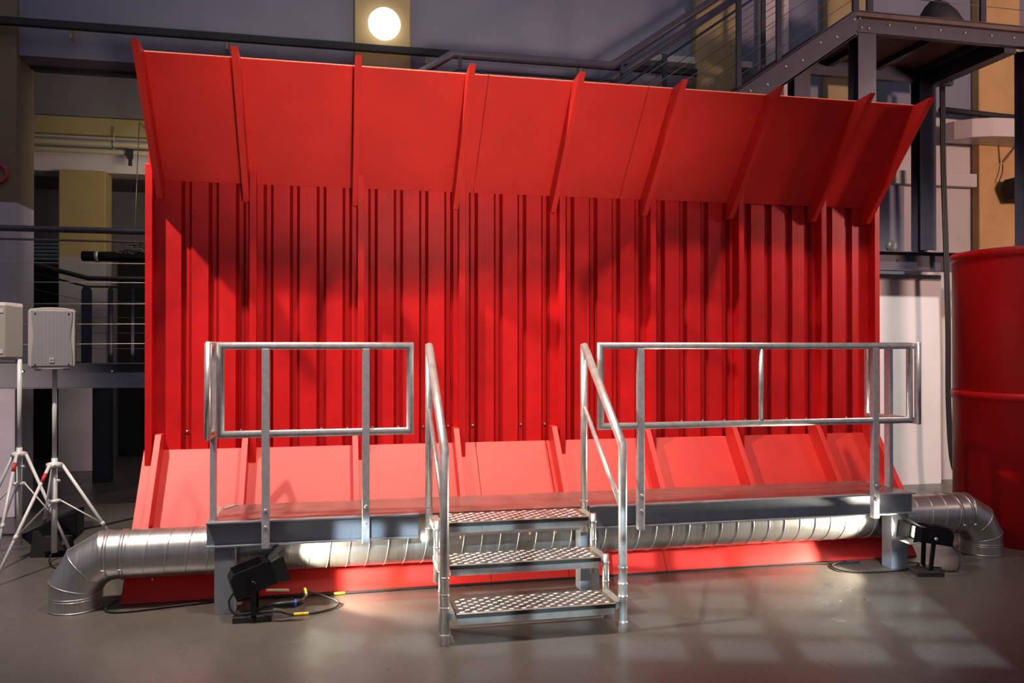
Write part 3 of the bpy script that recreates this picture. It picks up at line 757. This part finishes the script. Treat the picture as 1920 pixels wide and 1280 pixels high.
rp_ = thing('ramp_railing', (-2.6, 9.8, 1.44), 'dark ramp railing sloping down to a level rail behind the walkway', 'railing')
build('ramp_deck', MB().prism([(-5.5, 2.05), (-2.55, 1.40), (-.6, 1.40), (-.6, 1.30), (-2.55, 1.30), (-5.5, 1.95)], 9.75, 9.85, 'Y'), NAVY, rp_)
build('handrail', MB().tube([(-5.2, 9.8, 3.02), (-2.58, 9.8, 2.335), (-.6, 9.8, 2.335)], .026, 12), MBLACK, rp_)
build('sub_rail', MB().tube([(-5.2, 9.8, 2.93), (-2.60, 9.8, 2.245), (-.6, 9.8, 2.245)], .010, 8), MBLACK, rp_)
for x, wd in ((-4.05, .11), (-3.35, .10), (-2.60, .10), (-2.36, .05), (-2.13, .03)):
    zt = 2.24 if x > -2.6 else 2.24 + (-2.58 - x) * .26
    zb = 1.35 if x > -2.6 else 1.33 + (-2.58 - x) * .22
    build('post', MB().prism([(x - wd / 2, zb), (x + wd / 2, zb), (x + wd / 2, zt - .04), (x + wd / 4, zt), (x - wd / 4, zt), (x - wd / 2, zt - .04)], 9.79, 9.82, 'Y'), NAVY, rp_)
for k in range(4):
    z = 2.08 - k * .17
    build('wire', MB().tube([(-5.2, 9.8, z + .66), (-2.6, 9.8, z), (-.6, 9.8, z)], .0035, 6), DWIRE, rp_)

# dark tube wrapped with cables hanging in the bay
tb = thing('cable_wrapped_tube', (-2.3, 10.6, 2.55), 'black horizontal tube wrapped in tangled cable hanging behind the walkway', 'tube')
build('tube', MB().tube([(-2.86, 10.6, 2.655), (-.8, 10.6, 2.655)], .06, 18), BLACK, tb)
build('end_collar', MB().tube([(-2.72, 10.6, 2.655), (-2.68, 10.6, 2.655)], .068, 18), FLANGE, tb)
cb_ = MB()
for k in range(16):
    a0 = random.uniform(-2.5, -1.6); p_ = [(a0 + random.uniform(-.2, .2), 10.6 + random.uniform(-.06, .02), 2.70 + random.uniform(-.03, .14)) for _ in range(5)]
    cb_.tube(smooth(p_, 5), .006, 5)
o = build('cable_tangle', cb_, ROPE, tb); o['kind'] = 'stuff'
for x in (-2.3, -1.2): build('hanger', MB().tube([(x, 10.6, 2.7), (x, 10.9, 4.34), (x, 11.5, 4.36)], .006, 6), DWIRE, tb)

# cream pipes along the spandrel
pp = thing('pipe_run', (-2.6, 11.45, 4.06), 'pair of cream pipes running below the ochre beam behind the walkway', 'pipe')
for z in (4.175, 4.075): build('pipe', MB().tube([(-6.5, 11.44, z), (-.5, 11.44, z)], .036, 12), CREAM, pp)
for x in (-2.72, -1.95, -1.83):
    build('hanger', MB().tube([(x, 11.44, 4.10), (x, 11.46, 4.40)], .008, 6), CREAM, pp)
    build('clip', MB().tube([(x - .015, 11.44, 4.175), (x + .015, 11.44, 4.175)], .041, 12), FLANGE, pp)
build('black_clamp', MB().box(-2.55, -2.48, 11.36, 11.41, 3.99, 4.11).box(-2.53, -2.49, 11.36, 11.40, 3.90, 3.99), MBLACK, pp, label='small black clamp')
# red ring sign on the left column
rs = MB(); ridge_ring(rs, (-3.035, 8.535, 3.20), (0, 1, 0), .085, .014, 28, 8)
tag(build('ring_sign', rs, REDSIGN, origin=(-3.035, 8.535, 3.20)), 'red ring fixed to the brown column at the left edge', 'sign')

# ================================================================== STAIR AND LANDING BEHIND (RIGHT)
ls = thing('steel_staircase', (4.0, 7.5, 0), 'dark steel staircase and landing with wire railings behind the red backdrop', 'staircase')
LY0, LY1 = 6.9, 8.15
LX0, LX1, LZ = 4.80, 6.86, 4.75
sl_ = .694
def stringer(y, flip):
    x0_, x1_ = 2.30, LX0
    z0_ = LZ - sl_ * (x1_ - x0_)
    mb = MB()
    hh = .235
    mb.prism([(x0_, z0_ - hh), (x1_ + .02, LZ - hh), (x1_, LZ), (x0_, z0_)], y, y + .012 * flip, 'Y')
    for dz in (0, -hh):
        mb.prism([(x0_, z0_ + dz - .008), (x1_, LZ + dz - .008), (x1_, LZ + dz + .008), (x0_, z0_ + dz + .008)], y - .0, y + .07 * flip, 'Y')
    return mb
build('stringer', stringer(LY0, 1), NAVY2, ls)
build('stringer', stringer(LY1, -1), NAVY, ls)
build('edge_beam', channel(LX0, LX1, LY0, LY0 + .07, 4.545, LZ), NAVY2, ls)
build('edge_beam', channel(LX0, LX1, LY1 - .07, LY1, 4.545, LZ, 'front'), NAVY, ls)
build('side_beam', MB().box(6.50, 6.64, LY0 + .07, LY1 - .07, 4.50, 4.70), NAVY, ls)
build('side_beam', MB().box(LX0, LX0 + .06, LY0 + .07, LY1 - .07, 4.56, 4.70), NAVY, ls)
build('landing_deck', MB().box(LX0, LX1, LY0 + .01, LY1 - .01, 4.70, 4.74), SOFFIT, ls)
for x in (5.30, 5.88, 6.42): build('joist', MB().box(x - .035, x + .035, LY0 + .07, LY1 - .07, 4.64, 4.70), NAVY, ls)
for x0_, x1_, y0_, y1_ in ((4.84, 5.03, 6.92, 7.08), (6.70, 6.86, 6.92, 7.06), (6.37, 6.565, 8.0, 8.16), (4.84, 5.03, 8.02, 8.16)):
    z0_ = 2.66 if abs(x0_ - 6.37) < .01 else 0
    mb = MB().box(x0_, x1_, y0_, y0_ + .015, z0_, 4.55).box(x0_, x1_, y1_ - .015, y1_, z0_, 4.55).box((x0_ + x1_) / 2 - .008, (x0_ + x1_) / 2 + .008, y0_ + .015, y1_ - .015, z0_, 4.55)
    build('support_post', mb, NAVY2, ls)
# treads of the flight
for k in range(11):
    x = 2.42 + k * .215; z = LZ - sl_ * (LX0 - x)
    build('tread', MB().box(x - .11, x + .14, LY0 + .075, LY1 - .075, z - .09, z - .05), SOFFIT, ls)
# lower landing and its supports
build('lower_landing', MB().box(.95, 2.32, LY0, LY1, 2.80, 3.02), NAVY, ls)
for x in (1.0, 2.2): build('support_post', MB().box(x, x + .1, 7.4, 7.5, 0, 2.8), NAVY, ls)
# railings
def rail(y):
    zf = 4.062
    pts = [(-.1, y, zf - sl_ * 1.05), (1.0, y, zf), (2.41, y, zf), (4.95, y, zf + sl_ * 2.54)]
    h = build('handrail', MB().tube(pts, .034, 14), NAVY2, ls)
    pts2 = [(a + (.04 if i in (1, 2) else 0), b_, c_ - .13) for i, (a, b_, c_) in enumerate(pts)]
    build('sub_rail', MB().tube(pts2, .013, 8), NAVY, ls)
    for x in (1.06, 2.50):
        zr = zf if x <= 2.41 else zf + (x - 2.41) * sl_
        build('bracket', MB().box(x - .014, x + .014, y - .014, y + .014, zr - .13, zr), NAVY, ls)
    for x in (1.25, 2.30):
        build('post', MB().box(x - .025, x + .025, y - .012, y + .012, 3.02, zf - .12), NAVY, ls)
    for x in ((3.62, 4.02) if y < 7.5 else (3.40, 4.53)):
        zt = zf + (x - 2.41) * sl_ - .1; zb = LZ - sl_ * (LX0 - x)
        build('post', MB().box(x - .024, x + .024, y - .012, y + .012, zb, zt), NAVY, ls)
    for k in range(5):
        dz = .27 + k * .14
        build('wire', MB().tube([(2.3, y, zf - dz), (2.45, y, zf - dz + .02), (4.8, y, zf - dz + (4.8 - 2.45) * sl_)], .0038, 6), DWIRE, ls)
rail(LY0 + .03); rail(LY1 - .03)
for x in (4.82, 4.97, 6.22):
    build('post', MB().box(x - .03, x + .03, LY0 + .02, LY0 + .05, 4.75, 5.85), NAVY, ls)
for k in range(5):
    build('wire', MB().tube([(4.97, LY0 + .035, 4.92 + k * .16), (6.22, LY0 + .035, 4.92 + k * .16), (6.68, LY0 + .035, 4.92 + k * .16)], .0035, 6), DWIRE, ls)
bl = [(3.72 + i * .355 + j * .17, 4.75 - sl_ * (LX0 - (3.72 + i * .355 + j * .17)) - .085 - .05 * j) for i in range(4) for j in range(2) if 3.72 + i * .355 + j * .17 < 4.9]
bl += [(4.88, 4.70), (4.90, 4.61), (4.98, 4.61), (5.20, 4.66), (5.48, 4.655), (5.76, 4.655), (6.04, 4.655), (6.34, 4.65), (6.60, 4.65)]
for x, z in bl: build('bolt', MB().lathe([(.013, 0), (.013, .006), (.007, .012)], (x, LY0 + (.002 if x < 4.8 else .062), z), 8, RX), SCREW, ls)

# dark bag lying on the landing
bgm = MB(); n_ = 14
for i in range(1):
    bgm.lathe([(.02, 0), (.19, .02), (.22, .08), (.20, .16), (.15, .23), (.05, .26)], (0, 0, 0), n_)
bgm.v = [(x * (1.1 + .15 * math.sin(5 * z * 9 + 3 * math.atan2(y, x))), y * .8, z * (1 + .2 * math.sin(2 * math.atan2(y, x)))) for x, y, z in bgm.v]
bgm.xf(Matrix.Translation((5.95, 7.18, 4.74)))
tag(build('bag', bgm, MBLACK, origin=(5.95, 7.18, 4.74)), 'crumpled black bag lying on the high steel landing', 'bag')

# white board with steel beam above
wb = thing('white_partition', (6.56, 8.4, 0), 'tall white board panel standing between the red backdrop and the red drum', 'panel')
build('board', MB().box(5.6, 6.935, 8.38, 8.42, 0, 2.425), BOARD, wb, bevel=.003)
build('top_strip', MB().box(5.6, 6.93, 8.368, 8.38, 2.36, 2.42), FLANGE, wb)
sb = thing('steel_beam', (6.5, 8.23, 2.44), 'dark grey horizontal steel beam above the white board panel', 'beam')
build('beam', channel(5.2, 6.98, 8.08, 8.20, 2.440, 2.652), NAVY2, sb)
build('bolt', MB().lathe([(.012, 0), (.012, .008)], (6.22, 8.192, 2.56), 8, RX), MBLACK, sb)
# ledge, pipe, white duct and lamp on the right
tag(build('trim_4', MB().box(6.0, 7.56, 8.52, 8.62, 3.50, 3.66), WALLW, bevel=.01), kind='structure')
tag(build('trim_5', MB().box(5.6, 6.62, 8.6, 8.62, 0, 3.50), WALLG), kind='structure')
o = build('black_pipe', MB().tube([(6.95, 8.40, 4.36), (7.8, 8.40, 4.33), (9.3, 8.40, 4.30)], .035, 10), MBLACK, origin=(6.95, 8.4, 4.33)); tag(o, 'black pipe above the white curved air duct at the upper right', 'pipe')
ad = thing('air_duct', (7.5, 8.3, 3.99), 'white enamelled air duct with a curved end at the upper right', 'duct')
outl = [(7.02, 8.49), (7.08, 8.33), (7.20, 8.19), (7.40, 8.10), (7.60, 8.08), (8.6, 8.08), (8.6, 8.49)]
build('casing', MB().prism(outl, 4.0, 4.215, 'Z'), ACW, ad, bevel=.008)
for k in range(7): build('louvre', MB().box(8.02, 8.14, 8.068, 8.08, 4.03 + k * .026, 4.040 + k * .026), MBLACK, ad)
build('bracket', MB().beam((7.86, 8.2, 4.0), (7.86, 8.46, 3.80), .02, .02).beam((7.86, 8.46, 4.0), (7.86, 8.46, 3.78), .02, .02), FLANGE, ad)
o = build('lamp_cable', MB().tube(smooth([(7.86, 8.46, 3.78), (7.84, 8.44, 3.68), (7.80, 8.44, 3.58), (7.80, 8.44, 3.56)]), .006, 6), RUBBER, origin=(7.86, 8.46, 3.56)); tag(o, 'short thin cable running down to the black wall lantern', 'cable')
wl = thing('wall_lantern', (8.0, 8.35, 3.33), 'black angular lantern fixed to the warm ochre column at the right edge', 'lamp')
build('housing', MB().prism([(7.80, 3.50), (7.84, 3.58), (8.45, 3.60), (8.45, 3.36), (7.88, 3.33)], 8.22, 8.42, 'Y'), MBLACK, wl, bevel=.01)
build('mount', MB().box(8.02, 8.12, 8.42, 8.5, 3.42, 3.52), MBLACK, wl)
o = build('round_vent', MB().lathe([(.07, 0), (.07, .03), (.05, .05), (.03, .055)], (6.44, 8.60, 2.77), 20, RX), FLANGE, origin=(6.44, 8.6, 2.70)); tag(o, 'small round dark vent above the steel beam beside the tall post', 'vent')
# black cable bundle hanging
cbm = MB()
for k, dx in enumerate((0, .022, .044)):
    cbm.tube(smooth([(6.65 + dx, 8.03, 4.5), (6.66 + dx, 8.03, 3.6), (6.69 + dx, 8.03, 2.7), (6.715 + dx, 8.03, 1.8), (6.72 + dx, 8.03, .9), (6.76 + dx, 8.0, .25), (6.92 + dx, 7.95, .02)]), .013, 7)
tag(build('cable_bundle', cbm, RUBBER, origin=(6.93, 8.12, 0)), 'bundle of thick black cables hanging down beside the white board', 'cable')
# white box frame behind stair railing (window)
tag(build('window_2', MB().box(4.74, 4.80, 8.54, 8.62, 4.34, 6.2).box(5.02, 5.08, 8.54, 8.62, 4.34, 6.2).box(4.80, 5.02, 8.60, 8.62, 4.34, 6.2), ACW), kind='structure')
tag(build('trim_6', MB().box(3.35, 4.62, 8.52, 8.62, 4.72, 4.79), WALLW), kind='structure')
